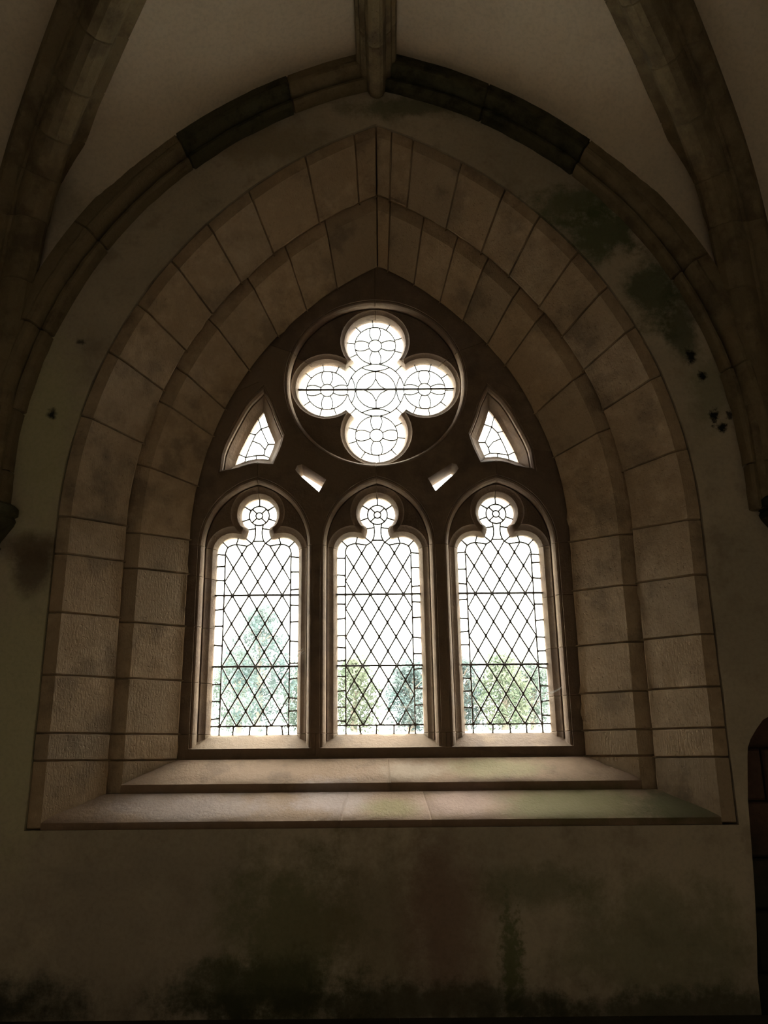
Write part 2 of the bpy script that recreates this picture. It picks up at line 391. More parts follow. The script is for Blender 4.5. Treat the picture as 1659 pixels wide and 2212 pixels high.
# ------------------------------------------------------------------ the two splayed orders, block by block
def build_order(name, loc, label, prof, back, jl, jr, mat, zb, seed0):
    e = empty(name, loc, label, 'window surround', 'structure')
    for side, js in ((-1, jl), (1, jr)):
        js = [zb] + js + [11.0]
        for i in range(len(js) - 1):
            if js[i] < ZS and js[i + 1] < ZS or js[i] < ZS:
                nm = 'jamb_stone'
            else: nm = 'arch_stone'
            stone(nm, prof, back, js[i], js[i + 1], side, mat, e, seed0 + i * 3.1 + (side > 0) * 50)
    return e
P1 = order_profile(A0, A1, A2, 0.014, 0.207, 0.036)
B1 = [(A2[0] + 0.05, A2[1] + 0.05, 0.243), (A0[0], A0[1], 0.243)]
build_order('trim_1', (0, 0.0, BOT), 'outer splayed order of brown stone blocks round the window', P1, B1,
            [0.017, 0.153, 0.449, 0.779, 1.101, 10.01, 10.191, 10.316, 10.419, 10.522, 10.62, 10.721, 10.85, 10.955],
            [0.006, 0.151, 0.358, 0.631, 0.951, 1.262, 10.119, 10.259, 10.359, 10.449, 10.535, 10.635, 10.719, 10.819, 10.923, 10.968], M_OUT, BOT, 1.0)
P2 = order_profile((1.480, 3.548), A3, A4, 0.246, 0.408, 0.021)
B2 = [(A4[0] + 0.05, A4[1] + 0.05, 0.429), (1.52, 3.59, 0.429), (1.52, 3.59, 0.246)]
build_order('trim_2', (0, 0.22, -0.16), 'inner splayed order of brown stone blocks next to the tracery', P2, B2,
            [0.016, 0.153, 0.449, 0.759, 1.068, 1.275, 10.147, 10.294, 10.378, 10.51, 10.64, 10.754, 10.865],
            [0.016, 0.153, 0.356, 0.624, 0.945, 1.242, 10.22, 10.356, 10.519, 10.60, 10.70, 10.787, 10.879, 10.966], M_IN, -0.16, 2.0)

# sills: sloping ledges between the splays
def sill(name, loc, label, xs, front_w, back_w, d0, d1, zb, zf, zk, dback, seed):
    e = empty(name, loc, label, 'window sill', 'structure')
    for i in range(len(xs) - 1):
        a, b = xs[i], xs[i + 1]
        rows = []
        # section: underside front, front top arris, slope, back
        sec = [(d0, zb), (d0, (zb + zf) / 2), (d0, zf - 0.008), (d0 + 0.008, zf)] + [(d0 + (d1 - d0) * t, zf + (zk - zf) * t) for t in (0.2, 0.4, 0.6, 0.8, 1.0)]
        sec += [(dback, zk), (dback, zb)]
        n = max(2, round((b - a) / 0.06)); us = [0, 0.006 / (b - a)] + [j / n for j in range(1, n)] + [1 - 0.006 / (b - a), 1]
        for j, u in enumerate(us):
            r = []
            for q, (d, z) in enumerate(sec):
                t = max(0, min(1, (d - d0) / (d1 - d0))); wd = front_w + (back_w - front_w) * t
                x = wd * (a + (b - a) * u)
                p = Vector((x, d, z))
                jn = (j in (0, len(us) - 1)) and abs((a if j == 0 else b)) < 0.999
                if q < 9:
                    k = 0.004 * nz(p, 7, seed) + 0.003 * nz(p, 23, seed + 4)
                    if jn: k = -0.004
                    if q < 3: p.y -= k
                    elif q == 3: p.z += 1.3 * k; p.y -= k
                    elif q < 8: p.z += k
                r.append(p)
            rows.append(r)
        m = MB(); m.grid(rows, True); L = len(sec)
        m.f.append(tuple(range(L))); m.f.append(tuple((len(rows) - 1) * L + k for k in range(L)))
        m.build('sill_stone', M_SILL, e, recalc=True, smooth=True)
    return e
sill('trim_3', (0, 0.0, BOT), 'lower sloping stone sill, mossy green at its right end', [-1, -0.12, 0.15, 1], A1[0], A2[0], 0.014, 0.207, BOT - 0.006, -0.276, -0.155, 0.30, 5)
sill('trim_4', (0, 0.22, -0.16), 'upper sloping stone sill directly below the window lights', [-1, 0.032, 1], A3[0], A4[0], 0.226, 0.408, -0.158, -0.102, 0.014, 0.46, 9)

# ------------------------------------------------------------------ tracery: a moulded stone screen cut into its blocks
LEAN = 0.008
def shear(p): return (p[0] - LEAN * (p[2] - 0.1), p[1], p[2])
D0 = 0.432; DG = 0.568; DO = 0.67
ROLL = [(0.0, 0.0), (0.001, 0.008), (0.007, 0.006), (0.016, 0.010), (0.025, 0.020), (0.031, 0.034), (0.033, 0.048), (0.028, 0.058), (0.028, 0.074), (0.036, 0.066)]
HOLLOW = [0.0, 0.12, 0.3, 0.55, 0.8, 1.0]               # T0 -> T1, hollow chamfer
def zbot(d): return 0.072 + (d - D0) / 0.132 * 0.080 if d < 0.571 else (0.152 if d < 0.63 else 0.12)
AX = (-0.7335, -0.002, 0.732)
WO, ZO, SO = 0.343, 1.675, 1.24
RO = (WO ** 2 + (ZO - SO) ** 2) / (2 * WO); CO = WO - RO
NARC = 18
def lan_arch(u):        # half outline (right side) from bottom to apex, at inward offset u
    R = RO - u; am = acos(-CO / R)
    return [(CO + R * cos(am * i / NARC), SO + R * sin(am * i / NARC)) for i in range(NARC + 1)]
T = MB()
def strip(rows): T.grid([[shear(p) for p in r] for r in rows])
holes = []; backs = []
def lancet_glass_half():
    """right half of the glass outline: from the bottom corner up to the apex"""
    side = arc(0.150, 1.225, 0.0985, 0, 118, 14); side[-1] = (0.0945, 1.3125)
    cusp = [(0.077, 1.3135), (0.067, 1.340), (0.062, 1.362), (0.069, 1.384)]
    top = arc(0, 1.463, 0.1085, -38, 90, 16)
    return side, cusp, top
def lancet_T0_half():
    a1 = math.degrees(atan2(1.378 - 1.225, 0.142 - 0.15)); a2 = math.degrees(atan2(1.378 - 1.463, 0.142))
    side = arc(0.150, 1.225, 0.1535, 0, a1, 14)
    cusp = [side[-1]] * 4
    top = arc(0, 1.463, 0.1655, a2, 90, 16)
    return side, cusp, top
def chain(parts): return [p for q in parts for p in q]
for ax in AX:
    gl = chain(lancet_glass_half()); t0 = chain(lancet_T0_half())
    for sd in (-1, 1):
        Q = lambda x, z, d: (ax + sd * x, d, z)
        rows = []
        for u, dd in ROLL:
            d = D0 + dd; A = lan_arch(u)
            rows.append([Q(A[0][0], zbot(d), d)] + [Q(A[0][0], zbot(d) + (SO - zbot(d)) * k / 12, d) for k in range(1, 12)] + [Q(x, z, d) for x, z in A])
        strip(rows)
        # chamfers of the cusped plate, T0 -> T1 -> glass
        d_l1 = D0 + ROLL[-1][1]
        rows = []
        def chrow(t, d):
            pts = [(g[0] + (o[0] - g[0]) * (1 - t), g[1] + (o[1] - g[1]) * (1 - t)) for g, o in zip(gl, t0)]
            x0 = pts[0][0]
            return [Q(x0, zbot(d), d)] + [Q(x0, zbot(d) + (1.225 - zbot(d)) * k / 12, d) for k in range(1, 12)] + [Q(x, z, d) for x, z in pts]
        for h in HOLLOW:
            rows.append(chrow(0.60 * h, d_l1 + 0.022 * (h ** 0.7)))
        rows.append(chrow(0.66, d_l1 + 0.026)); rows.append(chrow(1.0, DG - 0.008)); rows.append(chrow(1.0, DG + 0.02)); rows.append(chrow(0.0, DO))
        strip(rows)
        if sd == 1: backs.append([(p[0], p[2]) for p in rows[-1]] + [(2 * ax - p[0], p[2]) for p in reversed(rows[-1][:-1])])
        # narrow flat of the sunk plane on the jamb
        A = lan_arch(ROLL[-1][0]); xa = A[0][0]; xt = t0[0][0]
        strip([[Q(xa, zbot(d_l1), d_l1), Q(xa, SO, d_l1)], [Q(xt, zbot(d_l1), d_l1), Q(xt, 1.225, d_l1)]])
    # sunk spandrel plane
    A = lan_arch(ROLL[-1][0])
    out = [(ax + x, z) for x, z in A] + [(ax - x, z) for x, z in reversed(A[:-1])]
    inn = [(ax + x, z) for x, z in t0] + [(ax - x, z) for x, z in reversed(t0[:-1])]
    clean = []
    for p in inn:
        if not clean or hypot(p[0] - clean[-1][0], p[1] - clean[-1][1]) > 1e-5: clean.append(p)
    V, F = fill([out + clean[::-1]]); T.add([shear((x, d_l1, z)) for x, z in V], F)
    # front plane hole outline
    A = lan_arch(0.0); half = [(A[0][0], zbot(D0))] + [(A[0][0], zbot(D0) + (SO - zbot(D0)) * k / 12) for k in range(1, 12)] + A
    holes.append([(ax + x, z) for x, z in half] + [(ax - x, z) for x, z in reversed(half[:-1])])
    # sloping sill of the light
    prof = [(0.352, d) for d in (D0, D0 + 0.02, D0 + 0.05, D0 + 0.08, D0 + 0.105, DG - 0.008, DG + 0.02, DO)]
    rows = []
    for x, d in prof:
        zb = zbot(d)
        rows.append([(ax + x * t, d, zb - 0.0008 + 0.3 *  0.0025 * nz((ax + x * t, d, 0), 9) + 0.0015 * nz((ax + x * t, d, 0), 33)) for t in [i / 8 - 1 for i in range(17)]])
    strip(rows)
# great circle and quatrefoil
QC = (0.0, 2.305); RC = 0.578
NQ = 96
rows = []
for u, dd in ROLL: rows.append([(x, D0 + dd, z) for x, z in circle(*QC, RC - u, NQ)])
for r in rows: r.append(r[0])
strip(rows)
holes.append(circle(*QC, RC, NQ))
def quatre(r, ang, blunt):
    P = []
    for k in range(4):
        a = 90 * k; c = (QC[0] + 0.315 * cos(radians(a)), QC[1] + 0.315 * sin(radians(a)))
        P += arc(*c, r, a - ang, a + ang, 24)
    return P
q2 = quatre(0.184, 130, True); q0 = quatre(0.226, 126.5, False)
d_l1 = D0 + ROLL[-1][1]
def qrow(t, d): 
    r = [(g[0] * t + o[0] * (1 - t), d, g[1] * t + o[1] * (1 - t)) for g, o in zip(q2, q0)]; r.append(r[0]); return r
rows = [qrow(0.60 * h, d_l1 + 0.022 * h ** 0.7) for h in HOLLOW] + [qrow(0.66, d_l1 + 0.026), qrow(1, DG - 0.008), qrow(1, DG + 0.02), qrow(0.0, DO)]
strip(rows); backs.append([(p[0], p[2]) for p in rows[-1][:-1]])
V, F = fill([circle(*QC, RC - ROLL[-1][0], NQ), q0]); T.add([shear((x, d_l1, z)) for x, z in V], F)
# side openings beside the circle
side_poly = spline([(0.892, 1.795), (0.869, 1.868), (0.841, 1.934), (0.804, 2.013), (0.768, 2.085), (0.723, 2.155)], 3)[:-1] + spline([(0.723, 2.155), (0.691, 2.057), (0.646, 1.946)], 3)[:-1] + spline([(0.646, 1.946), (0.658, 1.90), (0.684, 1.833)], 3)[:-1] + spline([(0.684, 1.833), (0.762, 1.836), (0.834, 1.819), (0.892, 1.795)], 3)[:-1]
if poly_area(side_poly) < 0: side_poly.reverse()
def mirror(P): return [(-x, z) for x, z in reversed(P)]
def cut_opening(P, steps, front_off):
    rows = []
    for off, d in steps:
        q = offset_poly(P, -off, 1.6); r = [(x, d, z) for x, z in q]; r.append(r[0]); rows.append(r)
    strip(rows); holes.append(offset_poly(P, -front_off, 1.6)); backs.append([(p[0], p[2]) for p in rows[-1][:-1]])
for P in (side_poly, mirror(side_poly)):
    cut_opening(P, [(0.082, D0), (0.080, D0 + 0.008), (0.070, D0 + 0.010), (0.058, D0 + 0.026), (0.056, D0 + 0.045), (0.058, D0 + 0.055), (0.050, D0 + 0.056), (0.040, D0 + 0.075), (0.026, D0 + 0.10), (0.022, D0 + 0.108), (0.0, DG - 0.008), (0.0, DG + 0.02), (0.06, DO)], 0.082)
slot = [(0.360, 1.604), (0.4705, 1.706), (0.478, 1.718), (0.474, 1.728), (0.463, 1.731), (0.336, 1.648)]
if poly_area(slot) < 0: slot.reverse()
for P in (slot, mirror(slot)):
    cut_opening(P, [(0.020, D0), (0.017, D0 + 0.012), (0.0, DG - 0.008), (0.0, DG + 0.02), (0.07, DO)], 0.020)
# front plane of the screen
V, F = fill([arch_loop(1.32, 3.34, ZS, -0.02)] + holes)
T.add([shear((x, D0, z)) for x, z in V], F)
# outer face of the screen
bk = []
for l in backs:
    c = []
    for p in l:
        if not c or hypot(p[0] - c[-1][0], p[1] - c[-1][1]) > 2e-5: c.append(p)
    bk.append(c)
V, F = fill([[(-2.6, -1.7), (2.6, -1.7), (2.6, 3.6), (-2.6, 3.6)]] + bk)
B = MB(); B.add([shear((x, DO, z)) for x, z in V], F)

tbm = bmesh.new()
me = bpy.data.meshes.new('tmp'); me.from_pydata(T.v, [], T.f); tbm.from_mesh(me); bpy.data.meshes.remove(me)
bmesh.ops.remove_doubles(tbm, verts=tbm.verts, dist=2e-5)
bmesh.ops.dissolve_degenerate(tbm, dist=1e-6, edges=tbm.edges)
def groove(co, no, cond, depth=0.004, half=0.0032):
    co = Vector(co); no = Vector(no).normalized()
    for o in (-half, half, 0.0):
        fs = [f for f in tbm.faces if cond(f.calc_center_median())]
        g = list({e for f in fs for e in f.edges}) + fs + list({v for f in fs for v in f.verts})
        r = bmesh.ops.bisect_plane(tbm, geom=g, dist=1e-6, plane_co=co + no * o, plane_no=no)
        if o == 0.0:
            tbm.normal_update()
            vs = [v for v in r['geom_cut'] if isinstance(v, bmesh.types.BMVert)]
            mv = []
            for v in vs:
                n = v.normal.copy(); 
                if n.y > 0: n = -n
                n -= no * n.dot(no)
                if n.length > 0.1: mv.append((v, n.normalized()))
            for v, n in mv: v.co -= n * depth
JZ = 0.153; HZ = 1.243
lx = lambda z: -LEAN * (z - 0.1)
groove((0, 0, JZ), (0, 0, 1), lambda c: True)
groove((0, 0, HZ), (0, 0, 1), lambda c: True)
for x in (-0.3675, 0.3655): groove((x, 0, 0), (1, 0, 0), lambda c: c.z < JZ + 0.001 and abs(c.x - x) < 0.2)
LJ = (0.44, 0.76, 1.057); RJ = (0.35, 0.623, 0.929)
for z in LJ: groove((0, 0, z), (0, 0, 1), lambda c: c.x < -0.735 and JZ < c.z < HZ)
for z in RJ: groove((0, 0, z), (0, 0, 1), lambda c: c.x > 0.735 and JZ < c.z < HZ)
groove((lx(2.3), 0, 2.3), (1, 0, 0), lambda c: c.z > HZ and abs(c.x) < 0.4)
for ax in (AX[0], AX[2]): groove((ax + lx(1.6), 0, 1.6), (1, 0, 0), lambda c: HZ < c.z < 1.80 and abs(c.x - ax) < 0.3)
ang = radians(21)
qc = Vector((lx(2.305), 0, 2.305))
for sd in (-1, 1):
    groove(qc, (-sin(ang) * sd, 0, cos(ang)), lambda c: c.x * sd > 0.02 and c.z > 2.2)
    groove((sd * 0.93 + lx(2.2), 0, 2.216), (0.42 * sd, 0, 0.9), lambda c: c.x * sd > 0.72 and 1.95 < c.z < 2.35 and hypot(c.x - qc.x, c.z - 2.305) > 0.62)
def region(c):
    x = c.x - lx(c.z)
    if c.z < JZ: return ('sill_block', 0 if x < -0.3675 else (1 if x < 0.3655 else 2))
    if c.z < HZ:
        if x < AX[0]: return ('jamb_block', sum(c.z > z for z in LJ))
        if x > AX[2]: return ('jamb_block', 10 + sum(c.z > z for z in RJ))
        return ('mullion', 0 if x < AX[1] else 1)
    sd = -1 if x < 0 else 1
    top = (c.z - 2.305) * cos(ang) - (x * sd) * sin(ang) > 0
    if top: return ('tracery_block', sd)
    if c.z < 1.80 and abs(x) > 0.7335 : return ('springer_block', sd)
    return ('tracery_block', 10 * sd)
groups = {}
tbm.normal_update()
for f in tbm.faces: groups.setdefault(region(f.calc_center_median()), []).append(f)
trac = empty('trim_5', (0, D0, -0.02), 'carved stone tracery screen with three cusped lights under a quatrefoil', 'tracery', 'structure')
off = Vector((0, 0, ZC)) - trac.location
for (nm, _), fs in sorted(groups.items(), key=lambda kv: str(kv[0])):
    idx = {}; vs = []; ff = []
    for f in fs:
        q = []
        for v in f.verts:
            if v.index == -1 or v not in idx: idx[v] = len(vs); vs.append(tuple(v.co))
            q.append(idx[v])
        ff.append(q)
    mesh(nm, vs, ff, M_TRAC, trac, smooth=True)
tbm.free()
B.build('outer_face', M_TRAC, trac)

# ------------------------------------------------------------------ leaded glazing
def leads(name, outline, lines, label, ax=0.0, w=0.0039, bars=(), round_r=0.006, dep=DG):
    """outline: glass opening; lines: open or closed lead centrelines. Panes are what the leads leave free."""
    if poly_area(outline) < 0: outline = outline[::-1]
    O = offset_poly(outline, -0.005, 1.5)
    vs = [Vector(p) for p in O]; es = [(i, (i + 1) % len(O)) for i in range(len(O))]
    for l in lines:
        b = len(vs); vs += [Vector(p) for p in l]; es += [(b + i, b + i + 1) for i in range(len(l) - 1)]
    V, E, F, oV, oE, oF = delaunay_2d_cdt(vs, es, [], 0, 1e-5)
    con = {tuple(sorted(e)) for e, o in zip(E, oE) if o}
    e2f = {}
    tris = []
    for f in F:
        f = list(f)
        if poly_area([V[i] for i in f]) < 0: f.reverse()
        tris.append(f)
    for ti, f in enumerate(tris):
        for k in range(len(f)): e2f.setdefault(tuple(sorted((f[k], f[(k + 1) % len(f)]))), []).append(ti)
    reg = [-1] * len(tris); R = []
    for t in range(len(tris)):
        if reg[t] >= 0: continue
        st = [t]; reg[t] = len(R); mem = []
        while st:
            a = st.pop(); mem.append(a); f = tris[a]
            for k in range(len(f)):
                e = tuple(sorted((f[k], f[(k + 1) % len(f)])))
                if e in con: continue
                for b in e2f[e]:
                    if reg[b] < 0: reg[b] = len(R); st.append(b)
        R.append(mem)
    panes = []
    for mem in R:
        c = sum((V[i] for i in tris[mem[0]]), Vector((0, 0))) / 3
        if not inside(c, O): continue
        nxt = {}
        ms = set(mem)
        for a in mem:
            f = tris[a]
            for k in range(len(f)):
                u, v = f[k], f[(k + 1) % len(f)]
                if not any(b in ms and b != a for b in e2f[tuple(sorted((u, v)))]): nxt.setdefault(u, []).append(v)
        loops = []
        while nxt:
            u = next(iter(nxt)); L = [u]
            while True:
                v = nxt[u].pop()
                if not nxt[u]: del nxt[u]
                if v == L[0] or v not in nxt: break
                L.append(v); u = v
            loops.append([tuple(V[i]) for i in L])
        L = max(loops, key=lambda q: abs(poly_area(q)))
        # merge near-duplicate and collinear points, then draw in by half the lead and round the corners
        q = []
        for p in L:
            if not q or hypot(p[0] - q[-1][0], p[1] - q[-1][1]) > 0.0012: q.append(p)
        if len(q) > 2 and hypot(q[0][0] - q[-1][0], q[0][1] - q[-1][1]) < 0.0012: q.pop()
        if len(q) < 3 or poly_area(q) < 5e-5: continue
        for wk, rk in ((w, round_r), (w * 0.6, round_r * 0.3), (w * 0.3, 0.0005)):
          I = offset_poly(q, wk, 2.6)
          rr = []
          for i in range(len(I)):
            a, b, c = Vector(I[i - 1]), Vector(I[i]), Vector(I[(i + 1) % len(I)])
            e1, e2 = a - b, c - b
            if e1.length < 1e-6 or e2.length < 1e-6: continue
            if abs(e1.angle(e2)) < radians(150):
                k1 = min(rk, e1.length * 0.4); k2 = min(rk, e2.length * 0.4)
                rr += [tuple(b + e1.normalized() * k1), tuple(b + (e1.normalized() * k1 + e2.normalized() * k2) * 0.28), tuple(b + e2.normalized() * k2)]
            else: rr.append(tuple(b))
          if len(rr) >= 3 and poly_area(rr) > 0.25 * poly_area(q): panes.append(rr); break
    e = empty(name, (ax, dep, min(p[1] for p in outline)), label, 'window', 'structure')
    if lines:
        Vv, Ff = fill([O] + panes)
        n = len(Vv); m = MB(); th = 0.0045
        vv = [shear((x + ax, dep - th, z)) for x, z in Vv] + [shear((x + ax, dep + th, z)) for x, z in Vv]
        ff = list(Ff) + [tuple(reversed([i + n for i in f])) for f in Ff]
        cnt = {}
        for f in Ff:
            for k in range(len(f)): cnt.setdefault(tuple(sorted((f[k], f[(k + 1) % len(f)]))), []).append((f[k], f[(k + 1) % len(f)]))
        for es_ in cnt.values():
            if len(es_) == 1: a, b = es_[0]; ff.append((b, a, a + n, b + n))
        mesh('lead_came', vv, ff, M_LEAD, e, recalc=True)
    for P in panes:
        P = offset_poly(P, -0.0012, 1.5); n = len(P); th = 0.0016
        tilt = (random.random() - 0.5) * 0.0
        vv = [shear((x + ax, dep - th, z)) for x, z in P] + [shear((x + ax, dep + th, z)) for x, z in P]
        ff = [tuple(range(n)), tuple(reversed(range(n, 2 * n)))] + [(k, k + n, (k + 1) % n + n, (k + 1) % n) for k in range(n)]
        mesh('pane', vv, ff, M_GLASS, e)
    for (x0, x1, z) in bars:
        m = MB(); m.tube([shear((ax + x0 + (x1 - x0) * i / 6, dep - 0.012 + 0.001 * nz((i, z, 0), 2), z + 0.002 * nz((i, z, ax), 3))) for i in range(7)], 0.0058, 8)
        m.build('saddle_bar', M_IRON, e, smooth=True)
    return e, len(panes)

side_, cusp_, top_ = lancet_glass_half()
GH = chain((side_, cusp_, top_))
def lancet_outline():
    half = [(0.2485, 0.150)] + GH
    return half + [(-x, z) for x, z in reversed(half[:-1])]
INNER_R = [(0.2, 0.199), (0.2, 1.19)] + spline([(0.2, 1.20), (0.2, 1.228), (0.187, 1.262), (0.163, 1.276), (0.138, 1.281), (0.112, 1.278), (0.070, 1.271)], 4) + spline([(0.070, 1.271), (0.042, 1.289), (0.026, 1.315), (0.0205, 1.345), (0.0205, 1.372), (0.024, 1.398), (0.028, 1.416)], 4)
def clip_inside(a, b, poly, n=160):
    a, b = Vector(a), Vector(b); out = []; cur = []
    for i in range(n + 1):
        p = a + (b - a) * i / n
        if inside(p, poly) and not (abs(p.x) > 0.14 and p.y > 1.226): cur.append(p)
        elif cur: out.append(cur); cur = []
    if cur: out.append(cur)
    d = (b - a).normalized() * ((b - a).length / n * 1.6)
    return [[tuple(c[0] - d), tuple(c[-1] + d)] for c in out if len(c) > 2]
def lancet_lines(tl, tr, tb):
    L = []
    inner = INNER_R[:-1]
    Lpoly = [(x, z) for x, z in inner if z <= 1.302] ; Lpoly = Lpoly + [(-x, z) for x, z in reversed(Lpoly)]
    half = 0.085; base = 1.219; z0 = 0.199
    for k in range(-3, 4):                      # diagonals through the nodes
        for sg in (-1, 1):
            # line through (0.1*k, base) with slope sg*half/0.05
            zt, zb_ = 1.32, z0
            xt = 0.1 * k + sg * (zt - base) / half * 0.05; xb = 0.1 * k + sg * (zb_ - base) / half * 0.05
            L += clip_inside((xb, zb_), (xt, zt), Lpoly, 400)
    for k in list(range(-10, -3)) + list(range(4, 11)):
        for sg in (-1, 1):
            zt, zb_ = 1.32, z0
            xt = 0.1 * k + sg * (zt - base) / half * 0.05; xb = 0.1 * k + sg * (zb_ - base) / half * 0.05
            L += clip_inside((xb, zb_), (xt, zt), Lpoly, 400)
    for sg in (-1, 1):
        L.append([(sg * 0.2, 0.140), (sg * 0.2, 0.199), (sg * 0.2, 1.20)])
        L.append([(sg * x, z) for x, z in INNER_R[2:]])
        L.append([(sg * 0.119, 1.342), (sg * 0.137, 1.279)]); L.append([(sg * 0.232, 1.309), (sg * 0.186, 1.262)])
        L.append([(sg * 0.092, 1.330), (sg * 0.038, 1.284)]); L.append([(sg * 0.085, 1.372), (sg * 0.017, 1.382)])
    L.append([(-0.26, 0.199), (0.26, 0.199)])
    L.append([(-0.040, 1.301), (0.040, 1.301)])
    c = (0, 1.463)
    ring = circle(*c, 0.0615, 32, radians(-90)); L.append(ring + [ring[0]])
    r2 = circle(*c, 0.0212, 18); L.append(r2 + [r2[0]])
    for a in (45, 135, 225, 315): L.append([(c[0] + r * cos(radians(a)), c[1] + r * sin(radians(a))) for r in (0.020, 0.063)])
    for a in (90, 33, 147, -19, 199): L.append([(c[0] + r * cos(radians(a)), c[1] + r * sin(radians(a))) for r in (0.060, 0.117)])
    for sg, ts in ((-1, tl), (1, tr)):
        for i, z in enumerate(ts):
            j = 0.006 * ((i * 7 + len(ts)) % 5 - 2) / 2
            L.append([(sg * 0.258, z + j * 0.5), (sg * 0.199, z - j * 0.5)])
    for x0, x1 in tb: L.append([(x0, 0.201), (x1, 0.142)])
    L.append([(-0.262, 0.964), (0.262, 0.964)]); L.append([(-0.262, 0.539), (0.262, 0.539)])
    return L
TIES = [([1.218, 1.144, 1.058, 0.879, 0.78, 0.665, 0.438, 0.341, 0.241], [1.199, 1.107, 0.999, 0.902, 0.803, 0.686, 0.558, 0.468, 0.356, 0.283], [(-0.118, -0.122), (-0.022, -0.026), (0.075, 0.075), (0.16, 0.168)]),
        ([1.19, 1.084, 1.014, 0.907, 0.818, 0.717, 0.647, 0.569, 0.478, 0.394, 0.302, 0.224], [1.218, 1.127, 1.013, 0.916, 0.823, 0.702, 0.607, 0.518, 0.406, 0.311], [(-0.122, -0.112), (-0.022, -0.026), (0.078, 0.076), (0.172, 0.160)]),
        ([1.219, 1.115, 1.025, 0.928, 0.814, 0.735, 0.657, 0.461, 0.387, 0.293], [1.203, 1.152, 1.055, 0.896, 0.80, 0.698, 0.617, 0.518, 0.413, 0.327, 0.246], [(-0.085, -0.089), (0.012, 0.014), (0.108, 0.108), (0.198, 0.202)])]
LAB = ['left lancet light of diamond leaded panes, dark tree behind its lower half', 'middle lancet light of diamond leaded panes, between the two mullions', 'right lancet light of diamond leaded panes, beside the right jamb']
for i, ax in enumerate(AX):
    tl, tr, tb = TIES[i]
    leads('window_%d' % (i + 1), lancet_outline(), lancet_lines(tl, tr, tb), LAB[i], ax, bars=[(-0.262, 0.262, 0.964), (-0.262, 0.262, 0.539)])

def quatre_lines():
    L = []; cx, cz = QC
    P = lambda r, a, c=(0, 0): (cx + c[0] + r * cos(radians(a)), cz + c[1] + r * sin(radians(a)))
    for k in range(4):
        A = 90 * k; c = (0.315 * cos(radians(A)), 0.315 * sin(radians(A)))
        for r, n in ((0.134, 44), (0.043, 22)):
            q = circle(cx + c[0], cz + c[1], r, n, radians(A)); L.append(q + [q[0]])
        for p in range(4):                      # four petals
            pa = 90 * p
            for sg in (-1, 1):
                L.append(spline([P(r, pa + sg * math.degrees(atan2(h, r)), c) for r, h in ((0.041, 0.020), (0.062, 0.030), (0.085, 0.038), (0.108, 0.0385), (0.124, 0.034), (0.1355, 0.024))], 3))
        for a in (0, 38, -38, 78, -78, 112, -112): L.append([P(0.133, A + a + (5 if k % 2 else -3), c), P(0.20, A + a + (5 if k % 2 else -3), c)])
        L.append([P(0.181, A + 180 + t, c) for t in range(-50, 51, 5)])
        L.append([P(0.072, A), P(0.136, A)])
    for r, n in ((0.129, 44), (0.1825, 56)):
        q = circle(cx, cz, r, n, 0.0); L.append(q + [q[0]])
    for k in range(4):                          # star with hollow sides
        a = P(0.078, 90 * k); b = P(0.078, 90 * k + 90); m = P(0.040, 90 * k + 45); L.append(spline([a, m, b], 5))
        L.append([P(0.178, 90 * k + 45), P(0.26, 90 * k + 45)])
    L.append([(cx - 0.53, cz), (cx + 0.53, cz)])
    return L
leads('window_4', list(q2), quatre_lines(), 'quatrefoil light with flower-patterned leading at the top of the tracery', 0.0, w=0.0030, round_r=0.004, bars=[(-0.51, 0.51, 2.305)])
MOU = [[(0.754, 2.120), (0.754, 2.108), (0.736, 2.041), (0.689, 1.936)], [(0.736, 2.041), (0.771, 2.001), (0.806, 1.917), (0.829, 1.849)],
       [(0.705, 1.897), (0.74, 1.938), (0.790, 1.960)], [(0.689, 1.936), (0.708, 1.899), (0.716, 1.858)], [(0.672, 1.842), (0.715, 1.862), (0.764, 1.861), (0.829, 1.849)],
       [(0.683, 2.060), (0.736, 2.041)], [(0.771, 2.001), (0.82, 2.014)], [(0.806, 1.92), (0.856, 1.938)], [(0.829, 1.849), (0.885, 1.876)], [(0.764, 1.864), (0.762, 1.825)], [(0.828, 1.852), (0.836, 1.808)], [(0.638, 1.936), (0.689, 1.936)]]
leads('window_5', mirror(side_poly), [[(-x, z) for x, z in l] for l in MOU], 'small leaded triangular light at the left of the quatrefoil', w=0.0031, round_r=0.004)
leads('window_6', side_poly, MOU, 'small leaded triangular light at the right of the quatrefoil', w=0.0031, round_r=0.004)
leads('window_7', mirror(slot), [], 'tiny slanting slot light below the quatrefoil, left of centre')
leads('window_8', slot, [], 'tiny slanting slot light below the quatrefoil, right of centre')

# ------------------------------------------------------------------ wall rib under the vault
RIBP = [(2.035, 4.150, 0.01), (2.035, 4.150, -0.035), (2.045, 4.162, -0.062), (2.062, 4.18, -0.076), (2.08, 4.198, -0.072), (2.087, 4.206, -0.036), (2.095, 4.214, -0.036),
        (2.10, 4.22, -0.085), (2.112, 4.234, -0.112), (2.132, 4.258, -0.13), (2.155, 4.285, -0.13), (2.172, 4.305, -0.118), (2.185, 4.322, -0.118)]
RIBB = [(2.26, 4.41, -0.10), (2.26, 4.41, 0.01)]
wr = empty('trim_6', (0, -0.06, 1.3), 'moulded wall rib arching over the window, blackened with moss near its top', 'vault rib', 'structure')
for side, js, moss in ((-1, [1.30, 1.62, 10.10, 10.24, 10.42, 10.635, 10.845, 11.0], {5}), (1, [1.30, 1.62, 10.16, 10.344, 10.607, 10.80, 11.0], {4, 5})):
    for i in range(len(js) - 1):
        stone('rib_stone', RIBP, RIBB, js[i], js[i + 1], side, M_RIBMOSS if i in moss else M_RIB, wr, 70 + i * 2 + side, zs=1.56, rough=0.006, proud=0.004, chip=False)

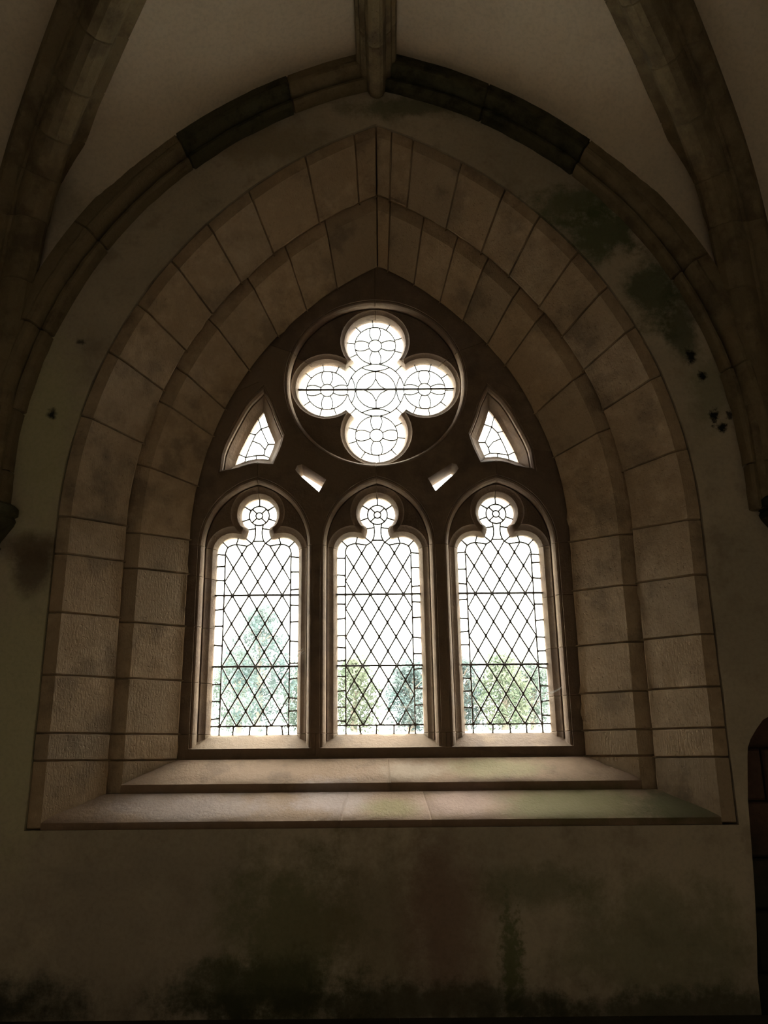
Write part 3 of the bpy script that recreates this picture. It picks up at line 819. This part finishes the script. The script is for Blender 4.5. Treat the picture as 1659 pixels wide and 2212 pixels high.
# diagonal ribs and the ridge rib
HD = spline([(0.03, 1.30), (0.05, 1.9), (0.09, 2.5), (0.17, 2.95), (0.32, 3.26), (0.62, 3.50), (1.02, 3.71), (1.5, 3.88), (2.2, 4.06), (3.34, 4.22)], 10)
BX, CY = 2.12, 2.6
LD = hypot(BX, CY)
def diag_frame(side):
    out = []
    h = Vector((-side * BX / LD, -CY / LD, 0)); lat = Vector((CY / LD, -side * BX / LD, 0)) * side
    for i, (hd, z) in enumerate(HD):
        a = Vector(HD[max(0, i - 1)]); b = Vector(HD[min(len(HD) - 1, i + 1)]); t2 = (b - a).normalized()
        t = h * t2.x + Vector((0, 0, t2.y)); up = (-h * t2.y + Vector((0, 0, t2.x)))     # towards the web
        p = Vector((side * BX, -0.06, 0)) + h * hd + Vector((0, 0, z))
        out.append((p, lat, up))
    return out
DH = [(0.018, -0.008), (0.032, 0.002), (0.062, 0.014), (0.082, 0.040), (0.094, 0.085), (0.098, 0.122), (0.112, 0.132), (0.118, 0.160), (0.126, 0.170), (0.186, 0.198), (0.192, 0.210), (0.192, 0.30)]
DPROF = [(-u, v) for u, v in reversed(DH)] + DH
def sweep_blocks(frames, prof, cuts, parent, mat_of, seed, name='rib_stone'):
    for i in range(len(cuts) - 1):
        a, b = cuts[i], cuts[i + 1]
        fr = frames[a:b + 1]; rows = []
        def row(f, sink):
            p, lat, up = f; r = []
            for u, v in prof:
                q = p + lat * u + up * v
                k = 0.006 * nz(q, 5, seed) + 0.003 * nz(q, 19, seed + i)
                c = Vector((0, 0.14)) - Vector((u, v)); c = c.normalized() if c.length > 1e-6 else Vector((0, 0))
                if v < 0.29: q = q + (lat * c.x + up * c.y) * (sink + k)
                r.append(q)
            return r
        def mid(f, g, t): return tuple(f[j].lerp(g[j], t) for j in range(3))
        tl = 0.006 / max(0.01, (fr[1][0] - fr[0][0]).length)
        rows = [row(fr[0], 0.006), row(mid(fr[0], fr[1], tl), 0)] + [row(f, 0) for f in fr[1:-1]]
        tl = 0.006 / max(0.01, (fr[-1][0] - fr[-2][0]).length)
        rows += [row(mid(fr[-1], fr[-2], tl), 0), row(fr[-1], 0.006)]
        m = MB(); m.grid(rows, True); n = len(prof)
        m.f.append(tuple(range(n))); m.f.append(tuple((len(rows) - 1) * n + k for k in range(n)))
        m.build(name, mat_of(i), parent, recalc=True, smooth=True)
for side, nm, lb, cuts in ((-1, 'trim_7', 'broad diagonal vault rib rising from the left corbel', [0, 12, 24, 33, 40, 46, 53, 60, 68, 76, 83, 90]),
                           (1, 'trim_9', 'broad diagonal vault rib rising from the right corbel', [0, 10, 22, 31, 39, 48, 56, 64, 72, 80, 90])):
    e = empty(nm, (side * BX, -0.06, 1.3), lb, 'vault rib', 'structure')
    sweep_blocks(diag_frame(side), DPROF, cuts, e, lambda i: M_RIB, 30 + side)
rg = empty('trim_10', (0, 0, 4.05), 'ridge rib running from the top of the wall rib towards the room', 'vault rib', 'structure')
RPROF = [(-0.128, 0.29), (-0.128, 0.20), (-0.118, 0.175), (-0.100, 0.165), (-0.092, 0.125), (-0.072, 0.105), (-0.062, 0.098), (-0.055, 0.050), (-0.042, 0.020), (-0.022, 0.004), (0.0, 0.0), (0.022, 0.004), (0.042, 0.020), (0.055, 0.050), (0.062, 0.098), (0.072, 0.105), (0.092, 0.125), (0.100, 0.165), (0.118, 0.175), (0.128, 0.20), (0.128, 0.29)]
fr = []
for i in range(41):
    y = -0.002 - 2.66 * i / 40
    fr.append((Vector((0.004, y, 4.055 + 0.165 * i / 40 + (0.02 if i == 0 else 0))), Vector((1, 0, 0)), Vector((0, 0, 1))))
sweep_blocks(fr, RPROF, [0, 6, 14, 22, 31, 40], rg, lambda i: M_RIB, 44)

# vault webs: ruled between the ribs
def web(curveA, curveB, n=8):
    rows = []
    for a, b in zip(curveA, curveB):
        rows.append([Vector(a).lerp(Vector(b), k / n) for k in range(n + 1)])
    return rows
m = MB()
NW = 44
def back_curve(side, lateral):
    f = diag_frame(side); out = []
    for i in range(NW + 1):
        j = i / NW * (len(f) - 1); a = int(j); b = min(len(f) - 1, a + 1); t = j - a
        p = f[a][0].lerp(f[b][0], t); l = f[a][1]; u = f[a][2].lerp(f[b][2], t)
        out.append(p + l * lateral + u * 0.262)
    return out
def by_height(curve, zs_):
    """points of a rising curve at given heights"""
    out = []
    for z in zs_:
        for i in range(len(curve) - 1):
            if curve[i].z <= z <= curve[i + 1].z or i == len(curve) - 2:
                t = (z - curve[i].z) / max(1e-6, curve[i + 1].z - curve[i].z); out.append(curve[i].lerp(curve[i + 1], max(0, min(1, t)))); break
    return out
for side in (-1, 1):
    wc = []
    for i in range(NW + 1):
        t = i / NW; s = 1.30 + (1.56 - 1.30) * t / 0.12 if t < 0.12 else 10 + (t - 0.12) / 0.88
        x, z = ring_pt(2.215, 4.355, 1.56, s if s < 1.5601 or s >= 10 else 1.56); wc.append(Vector((side * x, -0.098, z)))
    dc = back_curve(side, 0.0)
    # match by fraction of height so the courses lie level
    hs = [i / NW for i in range(NW + 1)]
    A = by_height(wc, [wc[0].z + (wc[-1].z - wc[0].z) * (1 - (1 - h) ** 1.8) for h in hs]); B = by_height(dc, [dc[0].z + (dc[-1].z - dc[0].z) * (1 - (1 - h) ** 1.8) for h in hs])
    A[-1] = wc[-1]; B[-1] = dc[-1]
    m.grid(web(A, B))
    tc = []
    for hd, z in HD:
        tc.append(Vector((side * (2.32 + min(0.45, (z - 1.3) * 0.24)), -0.16 - hd * 0.80, z + 0.22)))
    C = by_height(tc, [tc[0].z + (tc[-1].z - tc[0].z) * (1 - (1 - h) ** 1.8) for h in hs]); C[-1] = tc[-1]
    m.grid(web(B, C))
vault = m.build('ceiling', M_VAULT, smooth=True)
tag(vault, 'limewashed plaster webs of the rib vault above the window', 'ceiling', kind='structure')

# corbels the ribs spring from
for side, lb in ((-1, 'weathered stone corbel at the left edge carrying the vault ribs'), (1, 'weathered stone corbel at the right edge carrying the vault ribs')):
    prof = [(0.02, 0.98), (0.07, 1.02), (0.10, 1.06), (0.135, 1.10), (0.15, 1.125), (0.135, 1.145), (0.145, 1.165), (0.175, 1.21), (0.205, 1.25), (0.215, 1.275), (0.205, 1.295), (0.225, 1.305), (0.225, 1.345), (0.21, 1.36), (0.01, 1.362)]
    rows = []
    for r, z in prof:
        rows.append([(side * (2.195 if side < 0 else 2.285) + r * cos(a) * 0.95 + 0.006 * nz((r, a, z), 9), -0.03 + r * sin(a) * 0.9 + 0.006 * nz((a, r, z), 7), z) for a in [2 * pi * k / 20 for k in range(20)]])
    e = empty('corbel', (side * 2.2, -0.03, 0.98), lb, 'corbel', 'structure')
    for nm, sl in (('bracket', slice(0, 9)), ('abacus', slice(8, 15))):
        m = MB(); m.grid(rows[sl], True); m.build(nm, M_RIBMOSS, e, smooth=True)

# ------------------------------------------------------------------ bench, floor and the rest of the room
be = empty('trim_11', (0, -0.2, FLOOR), 'low dark stone bench along the foot of the wall', 'bench', 'structure')
x = -3.15
while x < 3.1:
    wd = min(0.85 + 0.3 * random.random(), 3.18 - x)
    if wd < 0.2: break
    m = MB(); m.box(x + 0.002, x + wd - 0.002, -0.40, -0.003, BENCH - 0.12, BENCH)
    o = m.build('bench_slab', M_BENCH, be)
    m = MB(); m.box(x + 0.002, x + wd - 0.002, -0.36, -0.003, FLOOR + 0.002, BENCH - 0.121); m.build('bench_block', M_BENCH, be)
    x += wd
fl = empty('floor', (0, -3, FLOOR), 'worn stone slab floor of the vaulted room', 'floor', 'structure')
mesh('bedding', [(-WX, -6.5, FLOOR - 0.03), (WX, -6.5, FLOOR - 0.03), (WX, 0.5, FLOOR - 0.03), (-WX, 0.5, FLOOR - 0.03)], [(0, 1, 2, 3)], M_FLOOR, fl)
for r in range(8):
    x = -WX - 0.4 * (r % 2)
    while x < WX:
        m = MB(); m.box(max(-WX, x) + 0.003, min(WX, x + 0.8) - 0.003, -6.5 + r * 0.76 + 0.003, -6.5 + (r + 1) * 0.76 - 0.003, FLOOR - 0.03, FLOOR)
        m.build('flagstone', M_FLOOR, fl); x += 0.8
for nm, lb, vs in (('wall_left', 'plain plaster side wall left of the bay', [(-WX, -6.5, FLOOR), (-WX, 0.1, FLOOR), (-WX, 0.1, CEIL), (-WX, -6.5, CEIL)]),
                   ('wall_right', 'plain plaster side wall right of the bay', [(WX, -6.5, FLOOR), (WX, 0.1, FLOOR), (WX, 0.1, CEIL), (WX, -6.5, CEIL)]),
                   ('wall_back', 'plain plaster wall behind the viewer', [(-WX, -6.5, FLOOR), (WX, -6.5, FLOOR), (WX, -6.5, CEIL), (-WX, -6.5, CEIL)]),
                   ('ceiling_back', 'plain upper ceiling over the rest of the room', [(-WX, -6.5, CEIL), (WX, -6.5, CEIL), (WX, 0.5, CEIL), (-WX, 0.5, CEIL)])):
    tag(mesh(nm, vs, [(0, 1, 2, 3)], M_ROOM), lb, 'wall' if 'wall' in nm else 'ceiling', kind='structure')

# ------------------------------------------------------------------ outside: pale bank and trees
rows = []
for j in range(13):
    y = 1.2 + 48 * (j / 12) ** 1.6
    hgt = -2.2 + 3.0 * max(0, min(1, (y - 3) / 17)) ** 1.3 + (0.02 * (y - 20) if y > 20 else 0)
    rows.append([(x, y, hgt + 0.12 * nz((x, y, 0), 0.2)) for x in [-45 + 90 * i / 24 for i in range(25)]])
m = MB(); m.grid(rows); tag(m.build('ground', M_LAWN, smooth=True), 'pale lawn bank outside the window', 'ground', kind='structure')

def ground_z(y): return -2.2 + 3.0 * max(0, min(1, (y - 3) / 17)) ** 1.3 + (0.02 * (y - 20) if y > 20 else 0)
def tree(x, y, h, rad, mi, label, seed):
    rng = random.Random(seed); z0 = ground_z(y) - 0.1
    e = empty('tree', (x, y, z0), label, 'tree', group='trees outside the window')
    m = MB(); m.tube([(x + 0.12 * nz((k, seed, 0), 0.7), y, z0 + h * 0.85 * k / 6) for k in range(7)], 0.13, 8, 0.03); m.build('trunk', M_BARK, e, smooth=True)
    m = MB()
    for k in range(12):
        a = rng.random() * 2 * pi; zz = z0 + h * (0.25 + 0.5 * rng.random()); r = rad * 0.7
        m.tube([(x, y, zz), (x + r * 0.5 * cos(a), y + r * 0.5 * sin(a), zz + 0.3), (x + r * cos(a), y + r * sin(a), zz + 0.45)], 0.035, 5, 0.01)
    tag(m.build('branches', M_BARK, e), kind='stuff')
    vs, fs = [], []
    for k in range(130):
        t = rng.random() ** 0.8; zz = z0 + h * (0.10 + 0.9 * t); rr = rad * (sin(pi * (0.12 + 0.86 * t)) ** 0.7) * sqrt(rng.random()); a = rng.random() * 2 * pi
        cx, cy = x + rr * cos(a), y + rr * sin(a)
        for q in range(26):
            d = Vector((rng.gauss(0, 1), rng.gauss(0, 1), rng.gauss(0, 0.8))) * 0.17
            c = Vector((cx, cy, zz)) + d; u = Vector((rng.uniform(-1, 1), rng.uniform(-1, 1), rng.uniform(-1, 1))).normalized(); v = u.orthogonal().normalized()
            s_ = 0.045 + 0.05 * rng.random(); b = len(vs)
            vs += [c - u * s_, c + v * s_ * 0.45, c + u * s_, c - v * s_ * 0.45]; fs.append((b, b + 1, b + 2, b + 3))
    tag(mesh('leaves', vs, fs, M_LEAF[mi], e), kind='stuff')
for i, a in enumerate([(-3.85, 22.0, 3.9, 1.05, 0, 'tallest blue-green tree seen through the left lancet light'),
          (-2.80, 26.5, 2.4, 0.85, 1, 'low grey-green tree seen through the right half of the left lancet'),
          (-5.3, 27.0, 3.0, 1.1, 1, 'grey-green tree behind the left jamb of the left lancet'),
          (-1.0, 24.0, 2.35, 0.75, 2, 'yellow-green tree behind the left half of the middle lancet'),
          (0.85, 23.0, 2.2, 0.7, 0, 'blue-green tree behind the right half of the middle lancet'),
          (2.55, 24.0, 2.3, 0.9, 0, 'blue-green tree behind the left half of the right lancet'),
          (3.7, 22.5, 2.3, 0.8, 2, 'yellow-green tree behind the centre of the right lancet'),
          (5.0, 25.0, 2.3, 0.95, 1, 'grey-green tree behind the right edge of the right lancet')]):
    tree(*a, 100 + i)

# ------------------------------------------------------------------ cobwebs caught on the stone round the lights
M_WEB = simple('dusty_cobweb', (0.6, 0.58, 0.55), 0.9)
def cobweb(x, d, z, vx, vz, label, seed):
    rng = random.Random(seed); e = empty('cobweb', (x, d, z), label, 'cobweb')
    m = MB()
    for k in range(5):
        a = Vector((x + rng.uniform(-.012, .012), d, z + rng.uniform(-.012, .012))); b = Vector((x + vx * rng.uniform(.7, 1.1), d + 0.045, z + vz * rng.uniform(.6, 1.2)))
        mid = a.lerp(b, 0.5) - Vector((0, 0.004, 0.012)); m.tube([a, a.lerp(mid, .5) - Vector((0, 0, .003)), mid, mid.lerp(b, .5) - Vector((0, 0, .003)), b], 0.0009, 4)
    tag(m.build('threads', M_WEB, e), kind='stuff')
cobweb(-0.445, 0.478, 0.622, -0.13, -0.03, 'faint cobweb threads on the left mullion beside the left lancet light', 1)
cobweb(1.035, 0.478, 0.395, -0.12, -0.035, 'faint cobweb threads on the right jamb beside the right lancet light', 2)
cobweb(0.175, 0.535, 0.31, -0.10, 0.0, 'faint cobweb threads low across the middle lancet light', 3)
